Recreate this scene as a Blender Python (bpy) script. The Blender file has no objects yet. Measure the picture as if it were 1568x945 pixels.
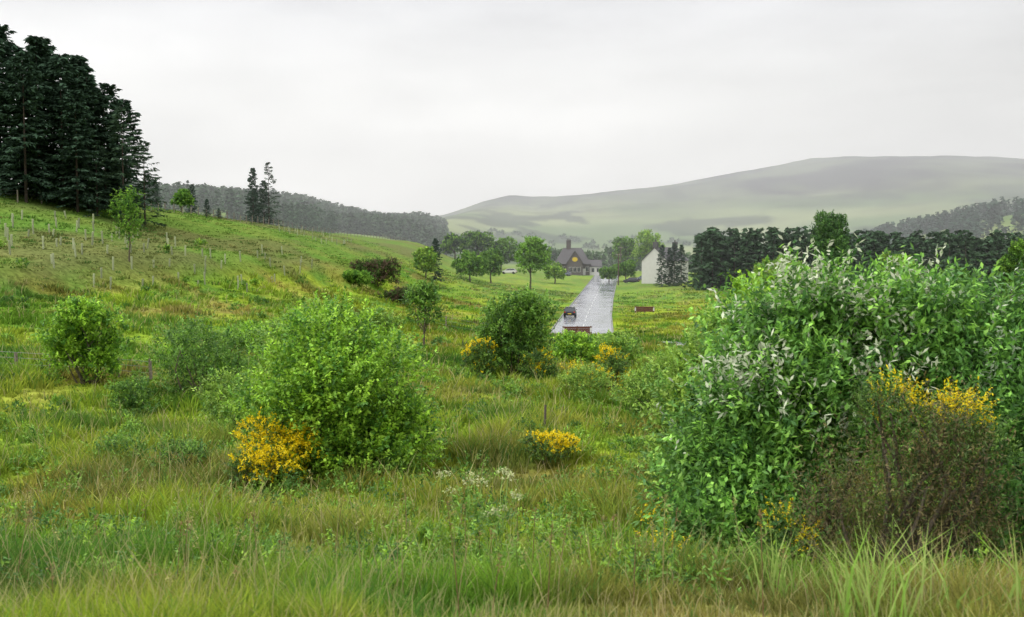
import bpy, bmesh, math
import numpy as np
from mathutils import Vector, Matrix
scene=bpy.context.scene
R0=np.random.default_rng(11)

# ------------------------------------------------------------ noise
def vnoise(x,y,seed=0):
    x=np.asarray(x,float); y=np.asarray(y,float)
    xi=np.floor(x).astype(np.int64); yi=np.floor(y).astype(np.int64)
    xf=x-xi; yf=y-yi
    u=xf*xf*(3-2*xf); v=yf*yf*(3-2*yf)
    def h(i,j):
        n=(i*374761393+j*668265263+seed*974634777)&0xffffffff
        n=((n^(n>>13))*1274126177)&0xffffffff
        return ((n^(n>>16))&0xffff)/65535.0
    a=h(xi,yi);b=h(xi+1,yi);c=h(xi,yi+1);d=h(xi+1,yi+1)
    return (a*(1-u)+b*u)*(1-v)+(c*(1-u)+d*u)*v
def fbm(x,y,seed=0,o=4):
    s=0;a=.5;t=0
    for i in range(o):
        s=s+a*vnoise(x*2**i+i*17.3,y*2**i-i*9.1,seed+i);t+=a;a*=.5
    return s/t
def sst(e0,e1,x):
    t=np.clip((x-e0)/(e1-e0),0,1); return t*t*(3-2*t)

# ------------------------------------------------------------ terrain
CT=[(-15,-10,8.6),(15,-10,8.6),(0,-30,8),(-80,-30,9),(80,-30,7),(0,0,8.4),(-15,0,8.5),(15,0,8.3),(-60,0,11),(60,0,7),
(0,4,8.1),(0,8,7.05),(-6,8,7.05),(6,8,6.95),(0,12,6.25),(-7,12,6.35),(7,12,6.0),(-25,14,7.5),(25,14,5),
(0,20,5.4),(-10,20,5.45),(10,20,5.1),(0,30,5.0),(-15,30,5.1),(14,30,4.6),(-15,36,5.2),(-45,30,10),(45,30,4),
(-25,48,6.6),(-10,48,4.9),(0,48,4.0),(10,48,3.7),(25,48,3.6),(60,50,3.5),
(-45,65,11.5),(-33,65,9.0),(-25,65,7.2),(-15,65,5.3),(0,65,3.1),(12,65,2.8),(35,65,3.0),(80,70,3),
(-65,90,18),(-46,90,14.9),(-38,90,12.6),(-30,90,10),(-24,90,7.8),(-18,90,5.5),(-8,90,3.3),(0,90,2.2),(12,90,1.8),(45,90,2.2),
(-80,115,20),(-50,115,15.7),(-42,115,14.6),(-30,115,10.8),(-20,115,6.9),(-13,115,3.8),(0,115,1.4),(7,115,.8),(16,115,.8),(60,115,1.5),
(-46,145,15.5),(-30,145,11.6),(-18,145,6.4),(-8,145,2.9),(0,145,1.5),(10,145,.6),(22,145,.8),(70,145,1.3),
(-80,180,18),(-46,180,14.8),(-30,180,11.8),(-20,180,8.2),(-10,180,4),(2,180,1.9),(15,180,.7),(30,180,1.1),(90,190,1.5),
(-80,240,17),(-45,240,14.4),(-30,240,12),(-16,240,7),(-4,240,3.6),(8,240,2.3),(21,240,1.5),(36,240,2.6),(110,240,2),
(-90,300,15),(-45,300,13.6),(-28,300,12.3),(-14,300,6.5),(0,300,4.4),(18,300,3.2),(29,300,2.9),(45,300,3),(140,300,2),
(-60,380,9),(-30,380,6),(10,380,2.5),(36,380,2.3),(150,380,0),
(-250,500,36),(-165,500,30),(-100,500,19),(-50,500,9),(0,500,2),(100,500,-1),(250,500,2),(450,500,8),
(-300,700,45),(-120,700,24),(-40,700,6),(100,700,-4),(214,700,-2),(251,700,6),(283,700,20),(320,700,29),(360,700,37),(500,700,55),
(-400,900,58),(-185,900,43),(-85,900,27),(-55,900,17),(0,900,2),(150,900,-4),(400,900,6),(700,900,50),
(-500,1300,45),(-185,1300,15),(0,1300,0),(400,1300,0),(900,1300,20),(-1500,1000,50),(1500,1000,50),
(-1500,3000,0),(0,3000,0),(1500,3000,0),(0,5000,0),(-3000,5000,0),(3000,5000,0)]
CT=np.array(CT,float)
def warp(x,y): return np.stack([np.arcsinh(np.asarray(x)/20.0),np.arcsinh(np.asarray(y)/20.0)],-1)
def tps(r2): return .5*r2*np.log(r2+1e-9)
WC=warp(CT[:,0],CT[:,1]); n=len(CT)
D2=((WC[:,None]-WC[None])**2).sum(-1)
A=np.zeros((n+3,n+3)); A[:n,:n]=tps(D2)+np.eye(n)*.001
A[:n,n]=1;A[:n,n+1:]=WC;A[n,:n]=1;A[n+1:,:n]=WC.T
SOL=np.linalg.solve(A,np.concatenate([CT[:,2],[0,0,0]]))
RY=np.array([90,112,145,190,240,305,335,380,500.]);RX=np.array([5.5,7.8,10.9,15.7,21.4,29.2,33,38.5,54])
RZ=np.array([.85,.75,.6,.75,1.5,3.0,3.3,2.4,0])
def road_x(y): return np.interp(y,RY,RX)
def road_z(y):
    return (np.interp(y-8,RY,RZ)+np.interp(y,RY,RZ)+np.interp(y+8,RY,RZ))/3
LANE=np.array([(8.3,114),(11.0,106),(12.6,97),(13.2,88),(15,79),(20,68)],float)
HX=np.array([-2500,-1500,-800,-485,-246,-120,-7,30,198,370,539,640,710,830,949,1050,1136,1337,1700,2300,3000.])
HZ=np.array([0,20,50,65,84,108,140,143,164,188,213,230,243,247,246,240,231,202,165,110,60.])
def zt(x,y):
    x=np.atleast_1d(np.asarray(x,float)); y=np.atleast_1d(np.asarray(y,float))
    sh=x.shape; x=x.ravel(); y=y.ravel(); out=np.empty(len(x))
    for i in range(0,len(x),40000):
        w=warp(x[i:i+40000],y[i:i+40000])
        d2=((w[:,None]-WC[None])**2).sum(-1)
        out[i:i+40000]=tps(d2)@SOL[:n]+SOL[n]+w@SOL[n+1:]
    xe=np.interp(y,[45,60,85,120,150,180],[-36,-31,-26,-19,-15.5,-13])
    m=sst(42,58,y)*(1-sst(150,185,y))
    out+=.75*np.tanh((xe-x)/1.4)*m*np.exp(-((x-xe)/7)**2)
    far=sst(650,2600,y)*(1-.6*sst(2600,4200,y))
    rough=(fbm(x/190,y/260,5)-.5)*24*sst(900,1700,y)*(1-sst(2350,2550,y))
    out+=np.interp(x,HX,HZ)*far+rough
    out+=(fbm(x/3.5,y/3.5,3)-.5)*.35*np.clip(1-y/300,0.2,1)+(fbm(x/14,y/14,8)-.5)*.7*sst(14,40,y)
    rd=np.abs(x-road_x(y)); k=(1-sst(4.6,9,rd))*sst(100,113,y)*(1-sst(420,500,y))
    out=out*(1-k)+(road_z(y)-.02-.10*(rd<3.2))*k
    return out.reshape(sh)
def z1(x,y): return float(zt([x],[y])[0])
def lane_d(x,y):
    d=np.full(np.shape(x),1e9)
    for a,b in zip(LANE[:-1],LANE[1:]):
        ab=b-a; t=np.clip(((x-a[0])*ab[0]+(y-a[1])*ab[1])/(ab@ab),0,1)
        d=np.minimum(d,np.hypot(x-a[0]-t*ab[0],y-a[1]-t*ab[1]))
    return d

def mixc(a,b,t):
    a=np.asarray(a,float);b=np.asarray(b,float);t=np.asarray(t)[...,None]
    return a*(1-t)+b*t
def gcol(x,y,z):
    n1=fbm(x/11,y/11,21);n2=fbm(x/2.4,y/2.4,31);n3=fbm(x/45,y/45,41);n4=fbm(x/5,y/5,51)
    c=mixc((.150,.285,.030),(.28,.355,.036),sst(.38,.62,n1*.6+n4*.4))
    c=mixc(c,(.075,.185,.035),sst(.50,.70,n2)*.75)
    c=mixc(c,(.33,.29,.08),sst(.54,.76,fbm(x/3.1,y/4.5,61))*.5)
    c=mixc(c,(.28,.18,.065),sst(.58,.72,fbm(x/4,y/4,71))*.5*(1-sst(9,12,z)))
    c=c*(1-.34*sst(.46,.64,fbm(x/7,y/9,72))*sst(9,30,y))[...,None]
    hill=sst(7,9.5,z)*sst(45,60,y)*(1-sst(420,600,y))
    hc=mixc((.115,.215,.036),(.18,.235,.05),sst(.35,.65,n3*.5+n4*.5))
    hc=mixc(hc,(.15,.135,.06),sst(.46,.64,fbm(x/7,y/12,81))*.65)
    c=mixc(c,hc,hill)
    mid=sst(130,260,y)*(1-hill); c=mixc(c,(.17,.26,.065),mid*.6)
    f=sst(450,800,y)
    fc=mixc((.13,.19,.075),(.25,.29,.13),sst(.35,.65,vnoise(x/110+y/400,y/170,91)))
    fc=mixc(fc,(.03,.05,.03),sst(.54,.62,fbm(x/80,y/130,93))*.75)
    up=sst(40,140,z+60*(n3-.5)); uc=mixc((.115,.135,.085),(.035,.035,.035),sst(.34,.66,fbm(x/95,y/150,95,6)))
    uc=mixc(uc,(.03,.04,.03),sst(.55,.62,fbm(x/45,y/90,97,5))*.5)
    fc=mixc(fc,uc,up)
    c=mixc(c,fc,f)
    return c

# ------------------------------------------------------------ mesh builder
class MB:
    def __init__(s): s.v=[];s.c=[];s.f=[];s.n=0
    def add(s,V,F,C,m=0):
        V=np.asarray(V,float).reshape(-1,3)
        s.v.append(V);s.c.append(np.broadcast_to(np.asarray(C,float),V.shape))
        F=F if isinstance(F,list) else [F]
        for q in F: s.f.append((np.asarray(q,np.int64)+s.n,m))
        s.n+=len(V)
    def mesh(s,name,mats,smooth=False):
        V=np.concatenate(s.v);C=np.concatenate(s.c)
        me=bpy.data.meshes.new(name); me.vertices.add(len(V)); me.vertices.foreach_set('co',V.astype(np.float32).ravel())
        loops=np.concatenate([f.ravel() for f,_ in s.f]); tot=np.concatenate([np.full(len(f),f.shape[1]) for f,_ in s.f])
        mi=np.concatenate([np.full(len(f),m) for f,m in s.f])
        me.loops.add(len(loops)); me.loops.foreach_set('vertex_index',loops.astype(np.int32))
        me.polygons.add(len(tot)); st=np.concatenate([[0],np.cumsum(tot)[:-1]])
        me.polygons.foreach_set('loop_start',st.astype(np.int32))
        me.polygons.foreach_set('material_index',mi.astype(np.int32))
        me.update(calc_edges=True)
        me.polygons.foreach_set('use_smooth',np.full(len(tot),bool(smooth)))
        a=me.color_attributes.new(name='Col',type='FLOAT_COLOR',domain='POINT')
        a.data.foreach_set('color',np.concatenate([C,np.ones((len(C),1))],1).astype(np.float32).ravel())
        for m in mats: me.materials.append(m)
        return me
def obj(name,me,loc=(0,0,0),rot=0,sc=(1,1,1),parent=None):
    o=bpy.data.objects.new(name,me); scene.collection.objects.link(o)
    o.location=loc;o.rotation_euler=(0,0,rot);o.scale=sc
    if parent: o.parent=parent
    return o
def empty(name,loc,rot=0):
    o=bpy.data.objects.new(name,None); scene.collection.objects.link(o); o.location=loc;o.rotation_euler=(0,0,rot); return o

# ------------------------------------------------------------ materials
def mat_attr(name,rough=.6,spec=.25,trans=0.,noise=None,simple=False):
    m=bpy.data.materials.new(name);m.use_nodes=True;nt=m.node_tree;N=nt.nodes;L=nt.links
    if simple:
        N.remove(N['Principled BSDF']);b=N.new('ShaderNodeBsdfDiffuse');bc=b.inputs['Color']
    else:
        b=N['Principled BSDF'];bc=b.inputs['Base Color'];b.inputs['Roughness'].default_value=rough;b.inputs['Specular IOR Level'].default_value=spec
    a=N.new('ShaderNodeAttribute');a.attribute_name='Col';c=a.outputs['Color']
    if noise:
        t=N.new('ShaderNodeTexNoise');t.inputs['Scale'].default_value=noise;t.inputs['Detail'].default_value=6
        g=N.new('ShaderNodeNewGeometry');L.new(g.outputs['Position'],t.inputs['Vector'])
        r=N.new('ShaderNodeMapRange');r.inputs[1].default_value=.3;r.inputs[2].default_value=.7;r.inputs[3].default_value=.6;r.inputs[4].default_value=1.35
        L.new(t.outputs['Fac'],r.inputs[0])
        s=N.new('ShaderNodeVectorMath');s.operation='SCALE';L.new(c,s.inputs[0]);L.new(r.outputs[0],s.inputs['Scale']);c=s.outputs[0]
    L.new(c,bc)
    out=b.outputs[0]
    if trans:
        tr=N.new('ShaderNodeBsdfTranslucent');L.new(c,tr.inputs['Color']);mx=N.new('ShaderNodeMixShader');mx.inputs[0].default_value=trans
        L.new(out,mx.inputs[1]);L.new(tr.outputs[0],mx.inputs[2]);out=mx.outputs[0]
    L.new(out,N['Material Output'].inputs['Surface'])
    return m
def mat_solid(name,col,rough=.6,spec=.4,noise=4.,amt=.25,metal=0.):
    m=bpy.data.materials.new(name);m.use_nodes=True;nt=m.node_tree;N=nt.nodes;L=nt.links;b=N['Principled BSDF']
    t=N.new('ShaderNodeTexNoise');t.inputs['Scale'].default_value=noise;t.inputs['Detail'].default_value=5
    g=N.new('ShaderNodeNewGeometry');L.new(g.outputs['Position'],t.inputs['Vector'])
    mx=N.new('ShaderNodeMix');mx.data_type='RGBA';L.new(t.outputs['Fac'],mx.inputs[0])
    mx.inputs[6].default_value=(*[c*(1-amt) for c in col],1);mx.inputs[7].default_value=(*[min(1,c*(1+amt)) for c in col],1)
    L.new(mx.outputs[2],b.inputs['Base Color'])
    b.inputs['Roughness'].default_value=rough;b.inputs['Specular IOR Level'].default_value=spec;b.inputs['Metallic'].default_value=metal
    return m
M_ground=mat_attr('grassland_soil',noise=3.,simple=True)
M_grass=mat_attr('grass_blades',trans=.38,simple=True)
M_leaf=mat_attr('leaves',.45,.25,.36)
M_leaf2=mat_attr('leaves_distant',trans=.34,simple=True)
M_need=mat_attr('conifer_needles',trans=.15,simple=True)
M_bark=mat_attr('bark',simple=True,noise=12.)
M_brick=mat_solid('dark_stone_wall',(.11,.095,.09),.9,.2,3.)
M_slate=mat_solid('slate_roof',(.075,.07,.072),.6,.4,2.)
M_white=mat_solid('white_render',(.52,.51,.48),.8,.3,1.5,.1)
M_glass=mat_solid('window_glass',(.02,.025,.03),.08,.6,1.,.1)
M_wood=mat_solid('weathered_wood',(.25,.21,.16),.85,.2,9.)
M_brown=mat_solid('brown_board',(.10,.035,.025),.7,.3,5.)
M_yel=mat_solid('yellow_paint',(.60,.42,.03),.5,.4,3.,.1)
M_wire=mat_solid('wire',(.2,.2,.2),.5,.5,3.,.1,.6)
M_blk=mat_solid('black_car_paint',(.012,.013,.02),.15,.6,1.,.1)
M_silver=mat_solid('grey_car_paint',(.10,.12,.16),.2,.6,1.,.1)
M_tyre=mat_solid('tyre',(.02,.02,.02),.85,.2,5.,.2)
M_red=mat_solid('tail_light',(.45,.02,.02),.3,.5,3.,.1)
M_kerb=mat_solid('kerb_stone',(.22,.22,.20),.8,.3,3.)

# ------------------------------------------------------------ ground sheet
def sp(lo,hi,a,nn):
    t=np.linspace(math.asinh(lo/a),math.asinh(hi/a),nn);return a*np.sinh(t)
gx=sp(-3500,3500,9,460);gy=sp(-300,5200,10,540)
X,Y=np.meshgrid(gx,gy);Z=zt(X,Y)
C=gcol(X.ravel(),Y.ravel(),Z.ravel())*.9
nx,ny=len(gx),len(gy);I=np.arange(nx*ny).reshape(ny,nx)
F=np.stack([I[:-1,:-1],I[:-1,1:],I[1:,1:],I[1:,:-1]],-1).reshape(-1,4)
mb=MB();mb.add(np.stack([X,Y,Z],-1),F,C)
obj('ground',mb.mesh('ground',[M_ground],True))

# ------------------------------------------------------------ road
def mat_road():
    m=bpy.data.materials.new('wet_asphalt');m.use_nodes=True;nt=m.node_tree;N=nt.nodes;L=nt.links;b=N['Principled BSDF']
    g=N.new('ShaderNodeNewGeometry');t=N.new('ShaderNodeTexNoise');t.inputs['Scale'].default_value=.35;t.inputs['Detail'].default_value=6
    L.new(g.outputs['Position'],t.inputs['Vector'])
    cr=N.new('ShaderNodeValToRGB');cr.color_ramp.elements[0].position=.35;cr.color_ramp.elements[0].color=(.14,.15,.17,1)
    cr.color_ramp.elements[1].position=.7;cr.color_ramp.elements[1].color=(.26,.27,.30,1);L.new(t.outputs['Fac'],cr.inputs[0])
    L.new(cr.outputs[0],b.inputs['Base Color'])
    r=N.new('ShaderNodeMapRange');r.inputs[1].default_value=.35;r.inputs[2].default_value=.65;r.inputs[3].default_value=.10;r.inputs[4].default_value=.22
    L.new(t.outputs['Fac'],r.inputs[0]);L.new(r.outputs[0],b.inputs['Roughness']);b.inputs['IOR'].default_value=1.7
    return m
M_road=mat_road();M_mark=mat_solid('road_paint',(.5,.5,.48),.4,.4,2.,.1)
def strip(mb,ys,off0,off1,dz,xf,zf,col=(1,1,1),m=0,w=1):
    xs=xf(ys);tx=np.gradient(xs,ys);nn=np.hypot(tx,1);px,py=1/nn,-tx/nn
    k=3;V=[]
    for i in range(k+1):
        o=off0+(off1-off0)*i/k; V.append(np.stack([xs+px*o,ys+py*o,zf(ys)+dz],-1))
    V=np.stack(V,1);J=np.arange(len(ys)*(k+1)).reshape(len(ys),k+1)
    mb.add(V,np.stack([J[:-1,:-1],J[:-1,1:],J[1:,1:],J[1:,:-1]],-1).reshape(-1,4),col,m)
mb=MB();ys=np.linspace(112,460,180)
strip(mb,ys,-3.5,3.5,.0,road_x,road_z)
for y0 in np.arange(114,330,9.): strip(mb,np.linspace(y0,y0+4,4),-.05,.05,.006,road_x,road_z,m=1)
for o in (-3.66,3.52):
    strip(mb,ys,o,o+.14,.1,road_x,road_z,m=2)
    e=o+.14 if o<0 else o
    xs=road_x(ys);A1=np.stack([xs+e,ys,road_z(ys)-.05],-1);A2=A1+[0,0,.15]
    V=np.concatenate([A1,A2]);q=np.arange(len(ys)-1);mb.add(V,np.stack([q,q+1,q+1+len(ys),q+len(ys)],-1),(1,1,1),2)
obj('road',mb.mesh('road',[M_road,M_mark,M_kerb]))
t=np.linspace(0,len(LANE)-1,60);lx=np.interp(t,range(len(LANE)),LANE[:,0]);ly=np.interp(t,range(len(LANE)),LANE[:,1])
for _ in range(6): lx[1:-1]=(lx[:-2]+lx[2:]+2*lx[1:-1])/4;ly[1:-1]=(ly[:-2]+ly[2:]+2*ly[1:-1])/4
tx=np.gradient(lx);ty=np.gradient(ly);nn=np.hypot(tx,ty)
V=[]
for o in (-1.,-.5,0,.5,1.):
    a=lx+ty/nn*o;b=ly-tx/nn*o;V.append(np.stack([a,b,zt(a,b)+.05],-1))
V=np.stack(V,1);J=np.arange(60*5).reshape(60,5)
mb=MB();mb.add(V,np.stack([J[:-1,:-1],J[:-1,1:],J[1:,1:],J[1:,:-1]],-1).reshape(-1,4),(1,1,1))
obj('farm_track',mb.mesh('farm_track',[M_road]))

# ------------------------------------------------------------ grass
def blades(mb,bx,by,bz,h,w,lean,az,col,rs):
    nb=len(bx);a=rs.uniform(0,6.283,nb);wx=np.cos(a)*w/2;wy=np.sin(a)*w/2
    P=np.stack([bx,by,bz],-1);W=np.stack([wx,wy,0*wx],-1);Ld=np.stack([np.cos(az)*lean,np.sin(az)*lean,0*lean],-1);U=np.stack([0*h,0*h,h],-1)
    V=np.stack([P-W,P+W,P+U*.55+Ld*.32-W*.8,P+U*.55+Ld*.32+W*.8,P+U*.97+Ld],1).reshape(-1,3)
    b=np.arange(nb)[:,None]*5
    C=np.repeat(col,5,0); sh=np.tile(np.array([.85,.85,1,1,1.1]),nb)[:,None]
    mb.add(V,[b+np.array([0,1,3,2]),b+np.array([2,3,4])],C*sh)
rs=np.random.default_rng(5)
NT,K=60000,12
ty=np.exp(rs.uniform(math.log(5.2),math.log(210),NT));tx=rs.uniform(-1,1,NT)*(.60*ty+4)
rd=np.abs(tx-road_x(ty));ok=~((rd<4.2+.002*ty)&(ty>109))&(lane_d(tx,ty)>.9)
tx,ty=tx[ok],ty[ok];tz=zt(tx,ty);nt_=len(tx)
tc=gcol(tx,ty,tz)
pasture=sst(7,9,tz)*sst(45,60,ty)
nh=fbm(tx/1.7,ty/1.7,101);th=(.10+.46*sst(.35,.75,nh))*(1-.62*pasture)*(1-.35*sst(100,160,ty))*(.65+.35*sst(7,13,ty))
kind=rs.random(nt_)
tc=np.where((kind<.06)[:,None],mixc(tc,(.42,.38,.14),np.full(nt_,.6)),tc)
tc=np.where(((kind>.10)&(kind<.27))[:,None],mixc(tc,(.07,.185,.036),np.full(nt_,.7)),tc)
tc=tc*rs.uniform(.76,1.24,(nt_,1))
rp=lambda a:np.repeat(a,K)
az=rs.uniform(0,6.283,nt_*K);rr=np.sqrt(rs.random(nt_*K))*(.05+.0065*rp(ty))
bx=rp(tx)+np.cos(az)*rr;by=rp(ty)+np.sin(az)*rr
h=rp(th)*rs.uniform(.55,1.25,nt_*K);seed=rs.random(nt_*K)<.026*(1-rp(pasture))
h=np.where(seed,h*1.4+.16,h)
w=(.0013*rp(ty)+.003)*rs.uniform(.7,1.3,nt_*K);w=np.where(seed,w*.6,w)
col=np.repeat(tc,K,0)*rs.uniform(.8,1.22,(nt_*K,1));col=np.where(seed[:,None],mixc(col,(.45,.38,.20),np.full(nt_*K,.7)),col)
bz=rp(tz)-.02
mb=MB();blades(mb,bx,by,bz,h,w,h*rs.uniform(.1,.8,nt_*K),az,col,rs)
nb=300;kk=rs.integers(0,26,nb);cx=rs.uniform(1.9,5.0,26);cy=rs.uniform(6.3,8.4,26)
bx=cx[kk]+rs.normal(0,.07,nb);by=cy[kk]+rs.normal(0,.07,nb)
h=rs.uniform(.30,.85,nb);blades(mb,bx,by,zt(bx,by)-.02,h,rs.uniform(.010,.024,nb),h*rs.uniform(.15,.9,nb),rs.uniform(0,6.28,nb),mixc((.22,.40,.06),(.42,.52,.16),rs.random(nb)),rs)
obj('meadow_grass',mb.mesh('meadow_grass',[M_grass]))

# ------------------------------------------------------------ foliage tools
def nrm(a): return a/(np.linalg.norm(a,axis=-1,keepdims=True)+1e-9)
GAIN=1.5
def foliage(mb,lumps,ns,lps,sl,leaf,pal,rs,inner=.25,flw=None,upb=.5,m=0,zmin=.03,spread=.6,flat=.5,pale=None):
    L=np.array(lumps,float);ar=(L[:,3]*L[:,4]+L[:,4]*L[:,5]+L[:,3]*L[:,5]);k=rs.choice(len(L),ns,p=ar/ar.sum())
    d=nrm(rs.normal(size=(ns,3)));d[:,2]=np.where(d[:,2]<-.55,-d[:,2],d[:,2])
    r=np.where(rs.random(ns)<inner,rs.random(ns)**.5*.85,1-np.abs(rs.normal(0,.10,ns)))
    p0=L[k,:3]+d*L[k,3:]*r[:,None]
    s=nrm(d*.8+np.array([0,0,upb])+rs.normal(0,.35,(ns,3)))
    ln=sl*rs.uniform(.4,1.35,ns)
    t=(np.arange(lps)[None]+rs.random((ns,lps)))/lps
    P=p0[:,None]+s[:,None]*(t*ln[:,None])[...,None]
    ld=nrm(s[:,None]*.5+rs.normal(0,spread,(ns,lps,3))+np.array([0,0,-.08]))
    wv=nrm(np.cross(ld,np.array([0,0,1.])+rs.normal(0,flat,(ns,lps,3))))
    ll=leaf[0]*rs.uniform(.55,1.25,(ns,lps,1));lw=leaf[1]*rs.uniform(.6,1.2,(ns,lps,1))
    cols=np.array([c for c,_ in pal])*GAIN*np.array([1,1.04,.8]);pw=np.array([w for _,w in pal]);pw=pw/pw.sum()
    ci=cols[rs.choice(len(cols),ns,p=pw)]*rs.uniform(.7,1.3,(ns,1))
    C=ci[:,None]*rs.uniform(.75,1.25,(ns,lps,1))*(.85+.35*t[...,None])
    if pale is not None:
        pc,pf=pale
        q=.9*fbm(p0[:,0]*2.6,p0[:,2]*2.6+p0[:,1],7,3)+rs.normal(0,.10,ns)-.05*np.abs(p0[:,0]-p0[:,0].mean()+.5)+.05*(p0[:,2]-p0[:,2].min())
        isp=q>np.quantile(q,1-pf)
        pcol=np.array(pc)*rs.uniform(.6,1.2,(ns,lps,1))
        C=np.where(isp[:,None,None]&(rs.random((ns,lps,1))<.25+.7*t[...,None]),pcol,C)
    if flw is not None:
        fc,fr,zf=flw
        blot=np.sin(p0[:,0]*3.1+1)*np.sin(p0[:,2]*3.7)+np.sin(p0[:,1]*2.3+p0[:,0])*.5+rs.normal(0,.45,ns)
        zz=(p0[:,2]-p0[:,2].min())/(np.ptp(p0[:,2])+1e-6)
        sc=blot+(zz-zf)*2.; th=np.quantile(sc,1-fr);isf=(sc>th)
        fcol=np.array(fc)*rs.uniform(.7,1.15,(ns,lps,1))
        C=np.where(isf[:,None,None]&(t[...,None]>.25),fcol,C)
    C=np.minimum(C,.9)
    V=np.stack([P,P+ld*ll*.5+wv*lw*.5,P+ld*ll+np.array([0,0,-.06])*ll,P+ld*ll*.5-wv*lw*.5],2)
    keep=(P[...,2]>zmin).ravel();V=V.reshape(-1,4,3)[keep];C=C.reshape(-1,3)[keep]
    mb.add(V,np.arange(len(V)*4).reshape(-1,4),np.repeat(C,4,0),m)
def tube(mb,pts,rad,col,m=1,k=6):
    pts=np.array(pts,float);n_=len(pts);T=nrm(np.gradient(pts,axis=0));up=np.array([.31,.95,.05])
    A_=nrm(np.cross(T,up));B_=np.cross(T,A_);a=np.linspace(0,2*np.pi,k,endpoint=False)
    V=pts[:,None]+(A_[:,None]*np.cos(a)[None,:,None]+B_[:,None]*np.sin(a)[None,:,None])*np.array(rad)[:,None,None]
    i=np.arange(n_-1)[:,None]*k;j=np.arange(k)[None];j2=(j+1)%k
    F=np.stack([i+j,i+j2,i+k+j2,i+k+j],-1).reshape(-1,4);mb.add(V,F,col,m)
def limb(mb,a,b,r0,r1,rs,col,bend=.15,seg=6):
    a=np.array(a,float);b=np.array(b,float);t=np.linspace(0,1,seg)[:,None];L_=np.linalg.norm(b-a)
    o=rs.normal(0,bend*L_,3);o[2]=abs(o[2])*.4
    P=a*(1-t)+b*t+o*np.sin(np.pi*t)+rs.normal(0,.015*L_,(seg,3))*(t*(1-t)*4)
    tube(mb,P,(r0*(1-t)+r1*t).ravel(),col)
BARK=(.12,.10,.075)
def crown(w,h,zb,nl,rs,d=None,main=.36,skirt=True):
    d=d or w;H=h-zb;L=[(0,0,zb+H*.45,w*main,d*main,H*.43)]
    for i in range(nl):
        a=rs.uniform(0,6.28);e=rs.uniform(-1.1 if skirt else -.7,1.1);s=rs.uniform(.13,.24)
        rr=max(math.cos(e),.75 if e<0 and skirt else 0)
        c=np.array([math.cos(a)*rr*w*.35,math.sin(a)*rr*d*.35,zb+H*.48+math.sin(e)*H*.40])
        c[2]=min(c[2],h-s*H*.7);L.append((*c,w*s,d*s,H*s*rs.uniform(.8,1.15)))
    return L
def sublump(L,rs,k=5,shrink=.84,s=(.22,.42)):
    out=[]
    for (x,y,z,a,b,c) in L:
        out.append((x,y,z,a*shrink,b*shrink,c*shrink))
        for i in range(k):
            d=nrm(rs.normal(size=3));d[2]=abs(d[2]) if d[2]<-.5 else d[2];q=rs.uniform(*s)
            out.append((x+d[0]*a*.85,y+d[1]*b*.85,z+d[2]*c*.85,a*q,b*q,c*q*1.1))
    return out
cnt=0
def plant(name,x,y,w,h,pal,leaf=(.1,.05),ns=900,lps=12,sl=.4,zb=0.,nl=9,trunk=None,flw=None,seed=None,d=None,lumps=None,inner=.25,upb=.5,bark=BARK,stems=7,spread=.6,flat=.5,main=.36,zoff=0,pale=None):
    global cnt;cnt+=1;rs=np.random.default_rng(seed or 100+cnt)
    L=lumps or crown(w,h,zb,nl,rs,d,main,trunk is None)
    mb=MB()
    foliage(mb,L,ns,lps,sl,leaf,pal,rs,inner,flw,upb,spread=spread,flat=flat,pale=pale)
    if trunk:
        top=(rs.normal(0,.02*h),rs.normal(0,.02*h),zb+(h-zb)*.6)
        limb(mb,(0,0,-.3),top,trunk,trunk*.3,rs,bark,.02,8)
        for l in L[1:]:
            f=rs.uniform(.35,.85);st=np.array([0,0,-.3])*(1-f)+np.array(top)*f
            limb(mb,st,l[:3],trunk*.35,trunk*.08,rs,bark,.1)
    else:
        for l in L[:stems+6]:
            limb(mb,rs.normal(0,.06*w,3)*[1,1,0]+[0,0,-.15],l[:3],.018*h**.7,.005*h**.7,rs,bark,.08)
    return obj(name,mb.mesh(name,[M_leaf if y<75 else M_leaf2,M_bark]),(x,y,z1(x,y)+zoff))

G1=[((.135,.24,.032),3),((.205,.325,.04),3),((.065,.145,.028),2)]
G2=[((.09,.168,.036),3),((.13,.222,.043),2),((.05,.105,.03),2)]
G3=[((.155,.238,.05),3),((.20,.285,.06),2),((.09,.17,.042),2)]
GW=[((.08,.165,.045),4),((.12,.24,.052),3),((.18,.32,.07),2),((.04,.095,.032),2)]
GG=[((.065,.12,.03),3),((.11,.175,.04),2),((.04,.075,.025),2)]
DK=[((.03,.055,.028),3),((.04,.075,.033),2)]
YL=(.88,.68,.012)

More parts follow.
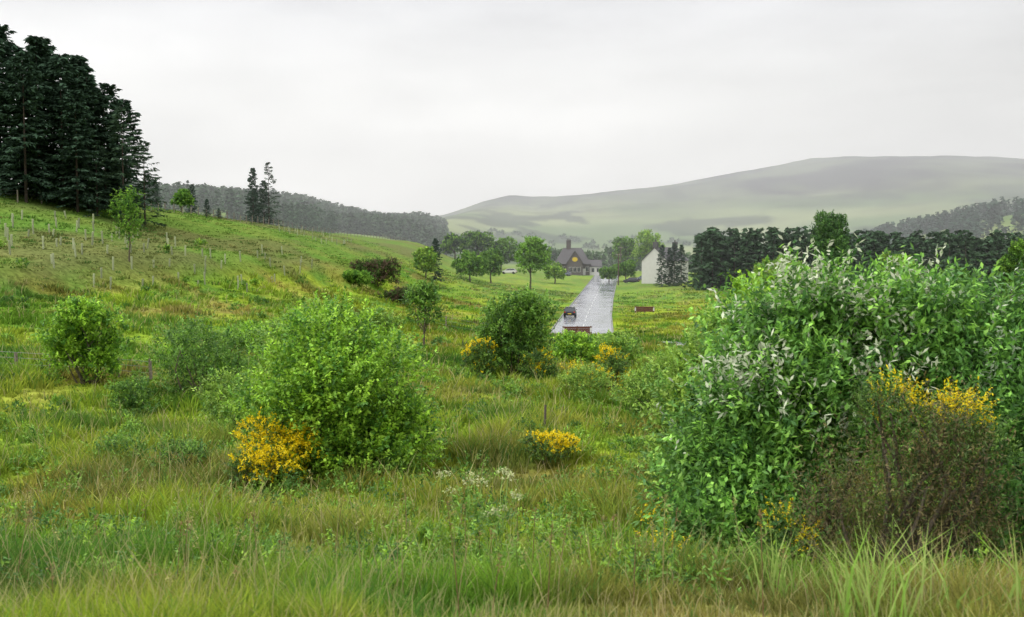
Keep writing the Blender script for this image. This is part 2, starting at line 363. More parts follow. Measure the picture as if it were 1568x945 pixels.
def big(name,lump,ns,x,y,pal,seed,leaf=(.085,.036),sl=.5,lps=16,flw=None,inner=.22,pale=None,sub=5,upb=.5,s=(.22,.42)):
    L=[(a-x,b-y,c-z1(x,y),r1,r2,r3) for a,b,c,r1,r2,r3 in lump]
    if sub: L=sublump(L,np.random.default_rng(seed),sub,s=s)
    return plant(name,x,y,3,3,pal,leaf,ns,lps,sl,lumps=L,seed=seed,flw=flw,inner=inner,pale=pale,upb=upb)
PALE=((.64,.68,.50),.13)
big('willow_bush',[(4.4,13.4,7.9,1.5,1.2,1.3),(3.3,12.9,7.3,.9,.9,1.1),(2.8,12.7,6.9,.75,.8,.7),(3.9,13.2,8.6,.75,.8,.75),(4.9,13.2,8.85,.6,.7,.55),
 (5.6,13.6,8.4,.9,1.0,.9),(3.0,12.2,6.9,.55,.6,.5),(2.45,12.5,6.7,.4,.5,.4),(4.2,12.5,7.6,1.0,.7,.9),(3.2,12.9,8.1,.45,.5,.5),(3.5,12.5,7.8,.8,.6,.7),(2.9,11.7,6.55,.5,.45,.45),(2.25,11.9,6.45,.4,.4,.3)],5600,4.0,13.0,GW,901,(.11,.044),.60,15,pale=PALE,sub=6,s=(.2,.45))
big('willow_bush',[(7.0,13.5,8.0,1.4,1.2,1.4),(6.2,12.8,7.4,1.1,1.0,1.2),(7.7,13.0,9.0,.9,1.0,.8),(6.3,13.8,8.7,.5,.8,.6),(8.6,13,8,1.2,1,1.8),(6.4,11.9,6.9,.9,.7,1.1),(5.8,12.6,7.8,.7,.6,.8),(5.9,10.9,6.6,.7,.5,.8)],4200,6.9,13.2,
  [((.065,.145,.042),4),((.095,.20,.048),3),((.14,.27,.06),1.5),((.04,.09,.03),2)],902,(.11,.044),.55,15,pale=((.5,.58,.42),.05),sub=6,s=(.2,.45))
big('hazel_bush',[(3.7,17.5,7.0,1.0,1.0,1.4),(3.2,17.2,6.4,.8,.8,1.0),(4.3,17.8,7.8,.8,.8,.9),(2.9,17.0,5.8,.6,.6,.6)],1800,3.6,17.5,G3,903,(.11,.055),sub=4)
big('hazel_bush',[(5.4,22,7.4,1.3,1.1,1.6),(4.9,21.8,6.5,1.2,1,1.2),(6.4,22.3,8.2,1.3,1,1.0)],1500,5.4,22,G1,904,(.13,.07),sub=4)
GB=[((.080,.060,.034),4),((.115,.092,.046),3),((.06,.095,.03),3),((.03,.03,.018),2)]
big('gorse_bush',[(4.0,10.4,7.2,.62,.5,.85),(4.65,10.4,7.2,.5,.5,.85),(3.4,10.2,6.9,.40,.4,.55),(4.3,10.0,6.75,.8,.4,.45)],1500,3.9,10.3,GB,905,(.06,.013),.60,15,inner=.3,sub=6,upb=1.1,s=(.25,.55))
big('gorse_bush',[(4.7,10.6,8.10,.38,.3,.28),(4.1,10.7,8.25,.32,.3,.24),(5.0,10.5,7.8,.30,.3,.3)],600,4.5,10.6,GG,906,(.045,.019),.26,16,flw=(YL,.27,.3),sub=3)
big('gorse_bush',[(2.95,10.6,6.75,.30,.3,.45),(2.2,12.0,6.3,.3,.3,.25)],260,2.9,10.7,GG,907,(.04,.018),.2,12,flw=(YL,.2,.2),sub=0)
big('gorse_bush',[(1.75,11.3,6.45,.2,.2,.2),(1.85,12.5,6.4,.2,.2,.25)],130,1.8,11.4,GG,908,(.035,.02),.2,10,flw=(YL,.6,.2),sub=0)

plant('hawthorn_bush',-3.5,20.2,3.8,3.3,G1,(.092,.055),4800,15,.46,nl=24,seed=21,d=3.4,main=.35)
plant('gorse_bush',-4.5,18.6,1.7,1.2,GG,(.05,.030),1100,15,.18,nl=10,flw=(YL,.8,.4),seed=22)
plant('gorse_bush',.8,21.5,1.15,.74,GG,(.05,.030),420,14,.15,nl=6,flw=(YL,.6,.4),seed=23)
plant('elder_bush',-15.2,35.5,2.4,3.0,G1,(.15,.08),1300,12,.4,nl=14,seed=24)
plant('willow_sapling',-10.4,33.5,3.3,2.9,G2,(.12,.05),1000,12,.5,nl=14,seed=25,inner=.4)
plant('hawthorn_shrub',-11.9,31,1.3,1.15,G2,(.10,.05),330,12,.25,nl=5)
plant('hawthorn_shrub',-7.6,27.5,2.2,1.7,G3,(.1,.05),600,12,.3,nl=8)
plant('willow_shrub',-9.3,46,4.6,2.7,G3,(.17,.08),1000,12,.5,nl=11)
plant('willow_shrub',-7.4,50,3.2,2.4,G3,(.17,.08),700,12,.5,nl=10)
plant('bramble_bush',-12.5,50,3.4,1.4,G1,(.17,.08),500,12,.3,nl=8)
plant('hawthorn_shrub',-6.6,19.5,1.1,.75,G2,(.07,.035),200,12,.25,nl=6)
plant('hawthorn_shrub',-8.3,21,1.2,.7,G2,(.07,.035),200,12,.25,nl=6)
plant('willow_bush',.15,48,3.6,4.0,G2,(.17,.09),1500,13,.6,nl=16,seed=30)
plant('gorse_bush',-1.5,46.6,1.9,1.9,GG,(.10,.055),520,13,.25,nl=6,flw=(YL,.28,.3))
plant('gorse_bush',1.1,46.4,2.2,1.4,GG,(.10,.055),520,13,.25,nl=6,flw=(YL,.22,.3))
plant('bramble_bush',3.6,56,3.6,1.9,G1,(.18,.09),750,12,.35,nl=9)
plant('bramble_bush',5.8,58,3.2,2.0,G3,(.18,.09),650,12,.35,nl=9)
plant('broom_bush',3.9,39,1.5,1.7,GG,(.10,.045),480,13,.3,nl=6,flw=(YL,.28,.6))
plant('broom_bush',2.7,37,1.9,1.4,G3,(.10,.04),450,13,.3,nl=6,flw=(YL,.12,.5))
plant('bramble_bush',4.6,31,2.4,2.0,G3,(.11,.05),800,13,.35,nl=9)
plant('bramble_bush',5.2,27,2.2,2.2,G1,(.11,.05),800,13,.35,nl=9)
plant('ash_sapling',-5.35,60,2.4,3.7,G2,(.19,.10),330,12,.40,zb=1.25,nl=9,trunk=.09,inner=.35,seed=61)
plant('ash_sapling',-28.8,75,2.4,5.0,G2,(.22,.09),240,12,.5,zb=.8,nl=8,trunk=.07,inner=.35)
plant('hawthorn_tree',-46.3,140,2.9,3.0,G2,(.35,.2),350,12,.4,zb=.3,nl=7,trunk=.12)
SC=[((.08,.055,.05),3),((.05,.08,.03),3)]
plant('blackthorn_scrub',-17.6,128,6.0,3.2,SC,(.4,.16),500,12,.6,nl=9)
plant('blackthorn_scrub',-13.2,120,5.0,1.8,SC,(.4,.16),360,12,.5,nl=9)
plant('blackthorn_scrub',-18.5,118,4.0,1.6,G2,(.4,.16),260,12,.5,nl=7)
plant('hawthorn_tree',-14.6,168,3.6,5.0,G3,(.5,.26),420,12,.6,zb=.3,nl=8,trunk=.15)
plant('hawthorn_tree',-8.5,200,6.2,5.6,G2,(.5,.28),600,12,.6,zb=.2,nl=9,trunk=.2)
plant('hawthorn_tree',-4.6,215,5.2,6.6,G2,(.5,.28),600,12,.6,zb=.4,nl=9,trunk=.2)
plant('sycamore_tree',3.8,205,7.6,10.0,[((.11,.20,.045),3),((.14,.24,.05),2)],(.5,.3),900,13,.8,zb=1.9,nl=14,trunk=.22,seed=44)
plant('hawthorn_tree',10.3,240,5.2,4.8,G3,(.5,.3),420,12,.6,zb=.3,nl=8,trunk=.2)
plant('sycamore_tree',-10.5,305,11,10.5,DK+G2,(.7,.4),600,12,.9,zb=.8,nl=10,trunk=.3)
plant('sycamore_tree',-3.5,310,11,9.5,G2,(.7,.4),600,12,.9,zb=.8,nl=10,trunk=.3)
plant('sycamore_tree',-17,300,8,7.,DK+G2,(.7,.4),400,12,.9,zb=.5,nl=10,trunk=.3)
plant('sycamore_tree',46,335,12,15.5,G3,(.7,.4),800,12,1.,zb=2,nl=12,trunk=.35)
plant('sycamore_tree',39,345,8,11,G2,(.7,.4),500,12,1.,zb=2,nl=10,trunk=.3)
plant('poplar_tree',48.5,152,5.2,15.8,[((.05,.105,.04),3),((.08,.15,.05),2)],(.35,.22),1900,14,.8,zb=1,nl=18,trunk=.3,upb=1.0)
for (x,y,w,h,p) in [(43,165,8,7.5,G3),(49,172,7,6.5,G3),(62,140,6,6,G2),(30,262,6,5,G2),(72,143,4,10.5,G2),(25.5,262,5,3.5,G2),(58,150,7,8.0,G3)]:
    plant('hawthorn_tree',x,y,w,h,p,(.45,.26),600,12,.6,zb=.3,nl=9,trunk=.2)

# ------------------------------------------------------------ conifers
def conifer(mb,H,R,nb,nsp,rs,cb=.06,sl=.5,sw=.14,col=(.022,.048,.026),ox=0,oy=0,oz=0,trunk=True,pw=.8,m0=0,m1=1):
    t=(np.arange(nb)+rs.random(nb))/nb;zb=cb*H+(1-cb)*H*t
    ln=R*(1-t)**pw*rs.uniform(.5,1.15,nb)+.12*sl/.5;az=rs.uniform(0,6.283,nb)+np.sin(t*40)*.3
    slope=-.28+.75*t**1.5+rs.normal(0,.08,nb)
    s=np.sqrt(rs.uniform(.02,1,(nb,nsp)));out=np.stack([np.cos(az),np.sin(az),0*az],-1)
    side=np.stack([-np.sin(az),np.cos(az),0*az],-1)
    P=np.zeros((nb,nsp,3));P+=out[:,None]*(ln[:,None]*s)[...,None]
    P[...,2]+=zb[:,None]+slope[:,None]*ln[:,None]*s-.10*ln[:,None]*s**2+.12*ln[:,None]*s**4
    sg=rs.choice([-1,1],(nb,nsp))*rs.uniform(.2,1.1,(nb,nsp))
    P+=side[:,None]*(sg*.12*ln[:,None]*(1.1-s))[...,None]
    d=nrm(out[:,None]*rs.uniform(.3,1,(nb,nsp,1))+side[:,None]*sg[...,None]+np.array([0,0,-.35])+rs.normal(0,.2,(nb,nsp,3)))
    w=nrm(np.cross(d,np.array([0,0,1.])+rs.normal(0,.5,(nb,nsp,3))))
    ll=sl*rs.uniform(.6,1.3,(nb,nsp,1));lw=sw*rs.uniform(.7,1.3,(nb,nsp,1))
    V=np.stack([P,P+d*ll*.4+w*lw,P+d*ll,P+d*ll*.4-w*lw],2).reshape(-1,3)+np.array([ox,oy,oz])
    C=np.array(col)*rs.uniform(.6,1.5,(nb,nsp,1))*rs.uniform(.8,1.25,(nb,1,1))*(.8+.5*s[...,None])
    mb.add(V,np.arange(len(V)).reshape(-1,4),np.repeat(C.reshape(-1,3),4,0),m0)
    if trunk:
        zz=np.linspace(-.5,H*1.01,7);tube(mb,np.stack([ox+0*zz,oy+0*zz,oz+zz],-1),np.maximum(.012*H*(1-zz/H*.97),.01),(.07,.055,.045),m1)
CM=[]
for i,(H,R,nb,ns_,cb,pw) in enumerate([(15,3.6,190,30,.06,.55),(14,3.3,180,30,.08,.6),(16,3.6,190,30,.1,.5),(12,4.0,72,20,.04,.8)]):
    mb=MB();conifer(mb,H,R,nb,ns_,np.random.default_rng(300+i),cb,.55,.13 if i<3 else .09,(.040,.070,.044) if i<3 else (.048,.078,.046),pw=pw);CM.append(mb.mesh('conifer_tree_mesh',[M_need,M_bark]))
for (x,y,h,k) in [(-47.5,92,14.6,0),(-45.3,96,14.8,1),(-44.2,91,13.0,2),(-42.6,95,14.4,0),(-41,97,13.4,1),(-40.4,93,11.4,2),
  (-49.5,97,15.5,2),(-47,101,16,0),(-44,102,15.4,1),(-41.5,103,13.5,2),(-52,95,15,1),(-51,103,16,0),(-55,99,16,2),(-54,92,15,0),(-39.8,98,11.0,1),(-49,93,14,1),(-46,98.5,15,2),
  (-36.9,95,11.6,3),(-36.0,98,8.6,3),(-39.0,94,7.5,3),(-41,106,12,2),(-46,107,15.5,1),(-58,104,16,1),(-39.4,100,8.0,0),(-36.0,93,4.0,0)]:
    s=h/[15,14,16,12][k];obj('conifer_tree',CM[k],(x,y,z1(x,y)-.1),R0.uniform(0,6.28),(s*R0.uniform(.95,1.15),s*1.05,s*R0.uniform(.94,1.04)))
for (x,y,h,k,sx) in [(-46.6,180,10.0,1,.75),(-44.0,181,11.6,3,.8),(-45.4,183,8.2,1,1.),(-48,186,6.5,1,1.),(-41.2,135,2.6,0,1.1),(-40.2,137,1.6,0,1.3),(-13.0,170,7.6,0,.85),(-62,170,7,0,1.),(-57,160,5,1,1),(-55,172,5.5,0,1.)]:
    s=h/[15,14,16,12][k];obj('conifer_tree',CM[k],(x,y,z1(x,y)-.1),R0.uniform(0,6.28),(s*sx,s*sx,s))
for (x,y,h) in [(33.4,222,9.4),(35.2,223,8.6),(37.6,221,9.2),(36.5,224,9.6)]:
    s=h/15;obj('cypress_tree',CM[0],(x,y,z1(x,y)-.1),x,(s*.75,s*.75,s))
rs=np.random.default_rng(77);mb=MB()
for row in range(4):
    for x in np.arange(38.5+row,150,2.2):
        xx=x+rs.normal(0,.5);yy=205-.22*(x-35)+row*4+rs.normal(0,.9)
        H=rs.uniform(10.6,12.8)*(1 if x<110 else .9);conifer(mb,H,2.7,60,11,rs,.02,.9,.30,(.044,.082,.040),xx,yy,z1(xx,yy)-.2,pw=.55,trunk=row==0)
obj('conifer_plantation',mb.mesh('conifer_plantation',[M_need,M_bark]))
def forest(name,pts,hr,R,sl,sw,col,seed):
    rs=np.random.default_rng(seed);mb=MB();pts=np.array(pts);zz=zt(pts[:,0],pts[:,1])
    T=[]
    for i in range(6):
        b=MB();conifer(b,1.,R*(.75+.1*i),26,6,rs,.03,sl,sw,col,trunk=False,pw=.8);T.append((b.v[0],b.c[0]))
    for (x,y),z in zip(pts,zz):
        v,c=T[rs.integers(6)];h=rs.uniform(*hr);mb.add(v*h+np.array([x,y,z-.5]),np.arange(len(v)).reshape(-1,4),c*rs.uniform(.7,1.3))
    obj(name,mb.mesh(name,[M_need]))
rs=np.random.default_rng(78)
p=[]
while len(p)<230:
    x,y=rs.uniform(-235,-95),rs.uniform(460,540)
    if fbm(np.array([x/22]),np.array([y/30]),12)[0]>.40: p.append((x,y))
forest('distant_conifer_forest',p,(6,16),.20,.12,.04,(.05,.09,.045),401)
p=[]
while len(p)<2000:
    y=rs.uniform(600,980);x=rs.uniform(-.46,-.05)*y
    if x<-.062*y-rs.exponential(4): p.append((x,y))
forest('distant_conifer_forest',p,(10,14),.24,.15,.06,(.06,.10,.05),402)
p=[]
while len(p)<2600:
    x=rs.uniform(215,720);y=rs.uniform(560,1080)
    if x>235+rs.normal(0,8)+max(0,(700-y))*.3+max(0,y-760)*.42: p.append((x,y))
forest('distant_conifer_forest',p,(10,14.5),.24,.15,.06,(.035,.068,.04),403)
mb=MB();rs=np.random.default_rng(79);L=[]
for i in range(300):
    y=rs.uniform(750,1250);x=rs.uniform(-.05,.5)*y
    if fbm(np.array([x/70]),np.array([y/110]),111)[0]>.52: L.append((x,y,z1(x,y)+1.2,rs.uniform(2,5),rs.uniform(2,4),rs.uniform(1.5,3)))
for i in range(90):
    y=rs.uniform(430,640);x=rs.uniform(.02,.36)*y;L.append((x,y,z1(x,y)+3,rs.uniform(3,5),3.5,rs.uniform(3,6)))
foliage(mb,L,len(L)*26,6,2.,(2.4,1.5),DK+[((.06,.10,.045),2)],rs,zmin=-99)
obj('distant_hedgerow_trees',mb.mesh('distant_hedgerow_trees',[M_leaf2]))

# ------------------------------------------------------------ low plants among the grass
rs=np.random.default_rng(80);mb=MB()
for i in range(620):
    y=math.exp(rs.uniform(math.log(8.5),math.log(95)));x=rs.uniform(-.56,.5)*y
    if (abs(x-float(road_x(y)))<6 and y>105): continue
    if z1(x,y)>8.4 and y>50 and rs.random()<.6: continue
    r=rs.uniform(.08,.26)*(1+.006*y);l=(x,y,z1(x,y)+r*.6,r*1.3,r*1.3,r*rs.uniform(.7,1.2))
    sc=.032+.0022*y;foliage(mb,[l],20,9,.10+.14*rs.random(),(sc*1.2,sc*.45),[(tuple(np.array(G1[rs.integers(3)][0])*.75),2),G2[rs.integers(3)]],rs,zmin=-99,upb=.9)
obj('undergrowth_plants',mb.mesh('undergrowth_plants',[M_leaf]))
rs=np.random.default_rng(81);mb=MB()
for i in range(150):
    y=rs.uniform(6.8,15);x=rs.uniform(-.55,.42)*y;z=z1(x,y);h=rs.uniform(.45,.95);dx,dy=rs.normal(0,.07,2)
    c=[(.20,.13,.07),(.30,.27,.12),(.16,.24,.06)][rs.integers(3)]
    tube(mb,[(x,y,z),(x+dx*.4,y+dy*.4,z+h*.5),(x+dx,y+dy,z+h)],[.0045,.004,.002],c,1,4)
    foliage(mb,[(x+dx*.9,y+dy*.9,z+h*.86,.018,.018,h*.14)],9,5,.04,(.022,.010),[(tuple(np.array(c)*.9),1)],rs,zmin=-99)
obj('tall_seed_stalks',mb.mesh('tall_seed_stalks',[M_leaf,M_bark]))
def umbel(x,y,seed,nst=5,hm=1.1):
    rs=np.random.default_rng(seed);mb=MB()
    for i in range(nst):
        a=rs.uniform(0,6.28);r=rs.uniform(.08,.35);h=rs.uniform(.55,hm)
        top=np.array([math.cos(a)*r,math.sin(a)*r,h]);limb(mb,(0,0,-.05),top,.008,.004,rs,(.25,.36,.10),.04)
        foliage(mb,[(*top,.07,.07,.03)],18,7,.04,(.026,.016),[((.38,.37,.27),2),((.28,.31,.16),1)],rs,inner=.2,upb=.3)
    foliage(mb,[(0,0,.3,.25,.25,.25)],40,8,.15,(.09,.03),G2,rs)
    obj('hogweed_plant',mb.mesh('hogweed_plant',[M_leaf,M_bark]),(x,y,z1(x,y)))
for i,(x,y) in enumerate([(-.65,13.6),(-.2,12.2)]): umbel(x,y,500+i)

# ------------------------------------------------------------ primitives
def box(name,d,loc,mat,parent=None,bev=0.,rot=0):
    bm=bmesh.new();bmesh.ops.create_cube(bm,size=1);bmesh.ops.scale(bm,vec=d,verts=bm.verts)
    if bev: bmesh.ops.bevel(bm,geom=bm.edges[:],offset=bev,segments=2,affect='EDGES')
    me=bpy.data.meshes.new(name);bm.to_mesh(me);bm.free();me.materials.append(mat);return obj(name,me,loc,rot,parent=parent)
def poly(name,V,F,mat,parent=None,loc=(0,0,0),rot=0):
    me=bpy.data.meshes.new(name);me.from_pydata([tuple(v) for v in V],[],F);me.update();me.materials.append(mat);return obj(name,me,loc,rot,parent=parent)
def gable(name,w,l,h,mat,parent,loc,rot=0,ov=.3,th=.18,hip=0.):
    a=w/2+ov;b=l/2+ov;dz=-ov*h/(w/2)
    T=[(-a,-b,dz),(a,-b,dz),(a,b,dz),(-a,b,dz),(0,-b+hip,h),(0,b-hip,h)]
    V=[(x,y,z+th) for x,y,z in T]+[(x,y,z) for x,y,z in T]
    F=[(0,1,4),(1,2,5,4),(2,3,5),(3,0,4,5),(6,10,7),(7,10,11,8),(8,11,9),(9,11,10,6),(0,6,7,1),(1,7,8,2),(2,8,9,3),(3,9,6,0)]
    if not hip: F=[(1,2,5,4),(3,0,4,5),(7,10,11,8),(9,11,10,6),(1,7,8,2),(3,9,6,0),(0,6,10,4),(4,10,7,1),(2,8,11,5),(5,11,9,3)]
    return poly(name,V,F,mat,parent,loc,rot)
def gwall(name,w,l,he,h,mat,parent,loc,rot=0):
    a=w/2;b=l/2
    V=[(-a,-b,-.5),(a,-b,-.5),(a,-b,he),(0,-b,he+h),(-a,-b,he),(-a,b,-.5),(a,b,-.5),(a,b,he),(0,b,he+h),(-a,b,he)]
    return poly(name,V,[(0,1,2,3,4),(6,5,9,8,7),(1,6,7,2),(5,0,4,9)],mat,parent,loc,rot)
def window(par,x,z,yf,w=1.0,h=1.3,ax='y'):
    if ax=='y':
        box('window_frame',(w+.2,.06,h+.2),(x,yf-.03,z),M_white,par);box('window_pane',(w,.05,h),(x,yf-.075,z),M_glass,par);box('glazing_bar',(.06,.03,h),(x,yf-.115,z),M_white,par)
    else:
        box('window_frame',(.06,w+.2,h+.2),(yf-.03,x,z),M_white,par);box('window_pane',(.05,w,h),(yf-.075,x,z),M_glass,par);box('glazing_bar',(.03,.06,h),(yf-.115,x,z),M_white,par)
hx,hy=18.3,302;inn=empty('stone_inn',(hx,hy,z1(hx,hy)-.1),-.06);inn.scale=(.82,.82,.95)
box('walls',(12.6,8.5,3.9),(0,0,1.75),M_brick,inn)
gable('hip_roof',8.5,12.6,4.6,M_slate,inn,(0,0,3.72),math.pi/2,.45,.2,3.4)
gwall('front_gable_wall',5.6,3.,3.9,3.6,M_brick,inn,(.9,-4.9,0))
gable('front_gable_roof',5.6,5.6,3.6,M_slate,inn,(.9,-3.7,3.93),0,.3,.18)
box('chimney_stack',(1.7,1.2,4.2),(-1.4,.2,8.6),M_brick,inn,.03);box('chimney_cap',(2.0,1.5,.2),(-1.4,.2,10.8),M_slate,inn)
for k in (-.5,0,.5):
    bm=bmesh.new();bmesh.ops.create_cone(bm,cap_ends=True,segments=10,radius1=.17,radius2=.13,depth=.6);me=bpy.data.meshes.new('chimney_pot');bm.to_mesh(me);bm.free();me.materials.append(M_brick);obj('chimney_pot',me,(-1.4+k,.2,11.2),parent=inn)
bm=bmesh.new();bmesh.ops.create_cone(bm,cap_ends=True,segments=24,radius1=1.0,radius2=1.0,depth=.1);bmesh.ops.scale(bm,vec=(1,.7,1),verts=bm.verts);me=bpy.data.meshes.new('inn_sign');bm.to_mesh(me);bm.free();me.materials.append(M_yel)
o=obj('inn_sign',me,(.9,-6.47,4.9),parent=inn);o.rotation_euler=(math.pi/2,0,0)
for x in (-5,-3.2): window(inn,x,1.8,-4.25)
for x in (-.6,.9,2.4): window(inn,x,1.7,-6.4,1.,1.4)
window(inn,5.4,1.8,-4.25)
box('side_wing',(4.2,6,2.9),(8.4,-.6,1.2),M_white,inn);gable('side_wing_roof',6,4.2,1.9,M_slate,inn,(8.4,-.6,2.67),math.pi/2,.25,.15)
window(inn,7.5,1.5,-3.6,.9,1.2);window(inn,9.4,1.5,-3.6,.9,1.2);box('door',(1.0,.08,2.0),(4.3,-4.3,.95),M_white,inn)
wx,wy=36.6,238;wh=empty('white_house',(wx,wy,z1(wx,wy)-.1),math.radians(-38));wh.scale=(.93,.93,.95)
gwall('walls',7.4,11,5.5,3.2,M_white,wh,(0,0,0));gable('roof',7.4,11,3.2,M_slate,wh,(0,0,5.52),0,.2,.18)
for yy in (-5.0,5.0):
    box('chimney_stack',(1.2,.8,2.0),(0,yy,9.2),M_slate,wh,.02);box('chimney_pot',(.3,.3,.5),(0,yy,10.45),M_brick,wh,.05)
for y_ in (-3,0,3):
    for z_ in (1.5,4.2): window(wh,y_,z_,-3.7,1.,1.2,'x')
window(wh,1.6,1.5,-5.5,.8,1.1)

def car(name,x,y,rot,paint,zz=None):
    e=empty(name,(x,y,(z1(x,y) if zz is None else zz)+.01),rot)
    S=[(-2.05,.38,.72,.70),(-1.98,.28,.90,.80),(-1.3,.22,.96,.85),(0,.20,.94,.86),(1.0,.22,.90,.85),(1.75,.26,.74,.80),(2.05,.36,.58,.66)]
    V=[];F=[]
    for (yy,zb,zt_,hw) in S:
        zm=(zb+zt_)/2;V+=[(-hw*.9,yy,zb),(-hw,yy,zb+.1),(-hw*1.01,yy,zm),(-hw*.93,yy,zt_),(hw*.93,yy,zt_),(hw*1.01,yy,zm),(hw,yy,zb+.1),(hw*.9,yy,zb)]
    for i in range(len(S)-1):
        for j in range(8):a=i*8+j;b=i*8+(j+1)%8;F.append((a,a+8,b+8,b))
    F+=[tuple(range(8)),tuple(reversed(range(48,56)))]
    poly('body',V,F,paint,e)
    g=[(-1.85,.90,.76),(-1.45,1.36,.60),(.25,1.38,.60),(1.0,.88,.74)]
    V=[(s*hw,yy,z) for (yy,z,hw) in g for s in (-1,1)];poly('windows',V,[(0,1,3,2),(4,5,7,6),(0,2,4,6),(1,7,5,3)],M_glass,e)
    box('roof_panel',(1.22,1.75,.05),(0,-.6,1.395),paint,e,.02)
    for s in (-1,1):
        for (a,b) in ((0,1),(2,3)):
            p=np.array([s*g[a][2]*1.01,g[a][0],g[a][1]]);q=np.array([s*g[b][2]*1.01,g[b][0],g[b][1]]);mb=MB();tube(mb,[p,(p+q)/2,q],[.045]*3,(0,0,0),0,5);me=mb.mesh('pillar',[paint]);obj('pillar',me,parent=e)
        box('tail_light',(.22,.06,.16),(s*.66,-2.03,.74),M_red,e,.02);box('head_light',(.24,.06,.12),(s*.56,2.03,.58),M_white,e,.02)
        box('mirror',(.16,.08,.12),(s*.92,.75,.98),paint,e,.02)
        for yy in (-1.3,1.3):
            bm=bmesh.new();bmesh.ops.create_cone(bm,cap_ends=True,segments=20,radius1=.31,radius2=.31,depth=.2);me=bpy.data.meshes.new('wheel');bm.to_mesh(me);bm.free();me.materials.append(M_tyre);o=obj('wheel',me,(s*.77,yy,.31),parent=e);o.rotation_euler=(0,math.pi/2,0)
    box('number_plate',(.5,.03,.12),(0,-2.07,.52),M_yel,e);box('rear_bumper',(1.5,.14,.16),(0,-2.05,.38),M_tyre,e,.03)
    return e
car('car',float(road_x(143))-2.35,143,-.10,M_blk,float(road_z(np.array([143.]))[0]))
car('car',29.6,247,1.2,M_blk);car('car',33.0,250,1.3,M_silver);car('car',-.8,262,1.4,M_white);car('car',15,286,1.2,M_silver)
def barrier(x,y,w,rot):
    e=empty('wooden_barrier',(x,y,z1(x,y)),rot)
    for i,z in enumerate((.30,.56,.82)): box('board_%d'%i,(w,.05,.245),(0,0,z),M_brown,e,.01)
    for i,sx in enumerate((-w/2+.12,0,w/2-.12)): box('post_%d'%i,(.13,.13,1.2),(sx,.1,.40),M_wood,e,.01)
    box('end_panel_left',(.2,.03,.5),(-w/2+.12,-.045,.56),M_white,e);box('end_panel_right',(.2,.03,.5),(w/2-.12,-.045,.56),M_white,e)
barrier(7.3,111.2,3.3,.03);barrier(20.0,150,3.0,-.05)
for (x,y,h) in [(26.3,246,8.0),(36,330,8.5)]:
    e=empty('telegraph_pole',(x,y,z1(x,y)),.3);mb=MB();tube(mb,[(0,0,-.5),(0,0,h/2),(0,0,h)],[.16,.14,.11],(.12,.09,.07),0,8);obj('pole',mb.mesh('pole',[M_bark]),parent=e)
    box('crossarm',(1.7,.12,.14),(0,-.12,h-.5),M_wood,e)
    for k in (-.7,-.3,.3,.7): box('insulator',(.08,.08,.16),(k,-.12,h-.35),M_white,e,.02)
def fence(name,pts,step=3.,h=1.15):
    e=empty(name,(0,0,0));pts=np.array(pts,float);seg=np.hypot(*np.diff(pts,axis=0).T);s=np.concatenate([[0],np.cumsum(seg)])
    q=np.arange(0,s[-1],step);px=np.interp(q,s,pts[:,0]);py=np.interp(q,s,pts[:,1]);pz=zt(px,py);rs=np.random.default_rng(3);mb=MB()
    for x,y,z in zip(px,py,pz):
        tube(mb,[(x,y,z-.3),(x+rs.normal(0,.03),y,z+h*rs.uniform(.9,1.08))],[.07,.06],(.22,.19,.15),0,6)
    obj('posts',mb.mesh('posts',[M_bark]),parent=e);mb=MB()
    for f in (.35,.65,.92): tube(mb,np.stack([px,py,pz+h*f],-1),[.006]*len(px),(.2,.2,.2),0,4)
    obj('wires',mb.mesh('wires',[M_wire]),parent=e)
fence('wire_fence',[(-46,84),(-41.5,100),(-43.5,125),(-42.5,150),(-41,180),(-38,230),(-31,290)])
fence('wire_fence',[(-22,36.5),(-13.3,37.5)],1.2,.75)
fence('wire_fence',[(-9,95),(-4.9,88),(-1,84)],6,1.2)
mb=MB();tube(mb,[(0,0,-.3),(.02,0,.45),(.03,0,.85)],[.04,.035,.03],(.13,.11,.09),0,7);pm=mb.mesh('fence_post',[M_bark])
for x,y in [(.85,26),(-3.1,62),(1.9,70)]: obj('fence_post',pm,(x,y,z1(x,y)))
rs=np.random.default_rng(90);mb=MB()
def tg(x,y):
    z=z1(x,y);h=rs.uniform(.6,1.05);tube(mb,[(x,y,z-.1),(x+rs.normal(0,.05),y,z+h)],[.065,.075],np.array((.42,.45,.29))*rs.uniform(.75,1.2),0,6)
for i in range(9):
    for j in range(9): tg(-43+i*1.9+rs.normal(0,.45)+j*.5,68+j*2.6+rs.normal(0,.6)-i*.2)
for i in range(26): tg(rs.uniform(-36,-28),rs.uniform(150,190))
for i in range(18): tg(rs.uniform(-27,-22),rs.uniform(84,112))
obj('tree_guards',mb.mesh('tree_guards',[M_grass]))

# ------------------------------------------------------------ valley mist: a real homogeneous volume over the distant ground
m=bpy.data.materials.new('mist_volume');m.use_nodes=True;nt=m.node_tree;N=nt.nodes;N.remove(N['Principled BSDF'])
vs_=N.new('ShaderNodeVolumeScatter');vs_.inputs['Color'].default_value=(.98,.99,1,1);vs_.inputs['Density'].default_value=.00048
nt.links.new(vs_.outputs[0],N['Material Output'].inputs['Volume'])
bm=bmesh.new();bmesh.ops.create_cube(bm,size=1);bmesh.ops.scale(bm,vec=(9000,2600,380),verts=bm.verts);me=bpy.data.meshes.new('valley_mist');bm.to_mesh(me);bm.free();me.materials.append(m)
obj('valley_mist',me,(0,130+1300,90))

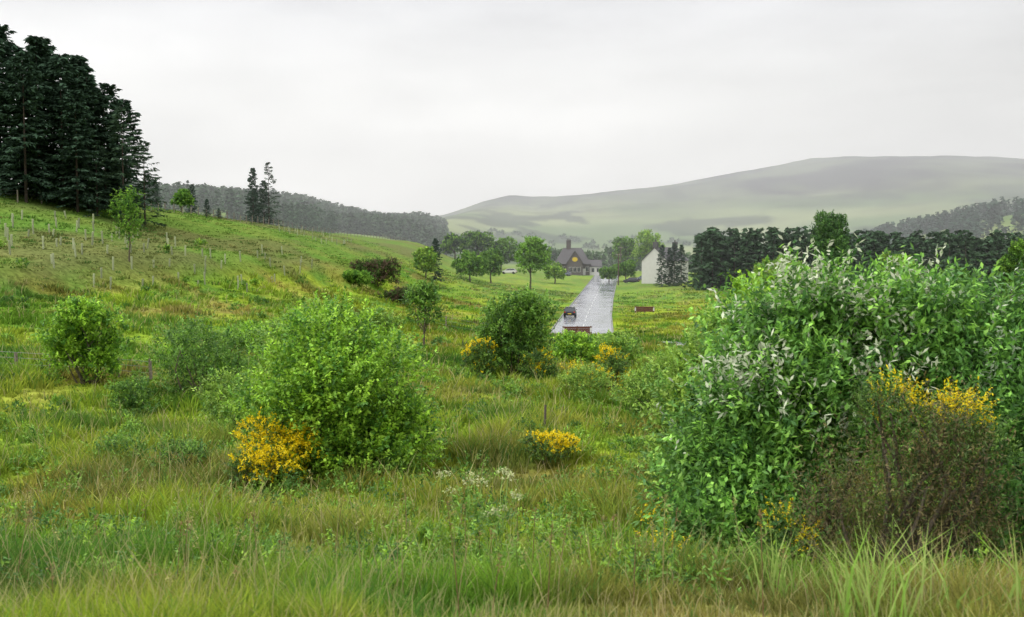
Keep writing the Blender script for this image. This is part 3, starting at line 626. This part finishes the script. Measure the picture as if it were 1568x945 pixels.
# ------------------------------------------------------------ sky & light
w=bpy.data.worlds.new('World');scene.world=w;w.use_nodes=True;nt=w.node_tree;N=nt.nodes;L=nt.links
bg=N['Background'];bg.inputs['Strength'].default_value=.1
SAZ=math.radians(-125);SEL=math.radians(52)
sk=N.new('ShaderNodeTexSky');sk.sky_type='NISHITA';sk.sun_disc=False;sk.sun_elevation=SEL;sk.sun_rotation=SAZ;sk.dust_density=4
tc=N.new('ShaderNodeTexCoord');sx=N.new('ShaderNodeSeparateXYZ');L.new(tc.outputs['Generated'],sx.inputs[0])
cr=N.new('ShaderNodeValToRGB');e=cr.color_ramp.elements;e[0].position=0;e[0].color=(1.5,1.49,1.44,1);e[1].position=1;e[1].color=(2.5,2.52,2.55,1)
for p_,c_ in ((.08,(1.42,1.41,1.36)),(.16,(1.20,1.195,1.17)),(.27,(.96,.965,1.0)),(.45,(1.9,1.92,1.95))):
    q=e.new(p_);q.color=(*c_,1)
L.new(sx.outputs['Z'],cr.inputs[0])
mp=N.new('ShaderNodeMapping');mp.inputs['Scale'].default_value=(2.2,1.6,8);L.new(tc.outputs['Generated'],mp.inputs[0])
nz=N.new('ShaderNodeTexNoise');nz.inputs['Scale'].default_value=1.6;nz.inputs['Detail'].default_value=7;nz.inputs['Roughness'].default_value=.52;L.new(mp.outputs[0],nz.inputs['Vector'])
mr=N.new('ShaderNodeMapRange');mr.inputs[1].default_value=.3;mr.inputs[2].default_value=.7;mr.inputs[3].default_value=8.4;mr.inputs[4].default_value=11.2;L.new(nz.outputs['Fac'],mr.inputs[0])
mx_=N.new('ShaderNodeMapRange');mx_.inputs[1].default_value=.06;mx_.inputs[2].default_value=.55;mx_.inputs[3].default_value=1.;mx_.inputs[4].default_value=.66;L.new(sx.outputs['X'],mx_.inputs[0])
mu=N.new('ShaderNodeMath');mu.operation='MULTIPLY';L.new(mr.outputs[0],mu.inputs[0]);L.new(mx_.outputs[0],mu.inputs[1])
vs=N.new('ShaderNodeVectorMath');vs.operation='SCALE';L.new(cr.outputs[0],vs.inputs[0]);L.new(mu.outputs[0],vs.inputs['Scale'])
mi=N.new('ShaderNodeMix');mi.data_type='RGBA';mi.inputs[0].default_value=.94;L.new(sk.outputs[0],mi.inputs[6]);L.new(vs.outputs[0],mi.inputs[7]);L.new(mi.outputs[2],bg.inputs['Color'])
sd=bpy.data.lights.new('sun','SUN');sd.energy=1.5;sd.angle=math.radians(14);sd.color=(1,.97,.9);so=bpy.data.objects.new('sun',sd);scene.collection.objects.link(so)
dv=Vector((math.sin(SAZ)*math.cos(SEL),math.cos(SAZ)*math.cos(SEL),math.sin(SEL)));so.rotation_euler=dv.to_track_quat('Z','Y').to_euler()
scene.view_settings.view_transform='Standard';scene.view_settings.look='None';scene.view_settings.exposure=0
cd=bpy.data.cameras.new('camera');cd.lens=35;cd.sensor_width=36;cd.clip_end=12000;cd.clip_start=.1
cd.dof.use_dof=True;cd.dof.focus_distance=28;cd.dof.aperture_fstop=2.4
co=bpy.data.objects.new('camera',cd);scene.collection.objects.link(co);co.location=(0,0,10);co.rotation_euler=(math.radians(90-3.286),0,0);scene.camera=co
print('verts',sum(len(m.vertices) for m in bpy.data.meshes))
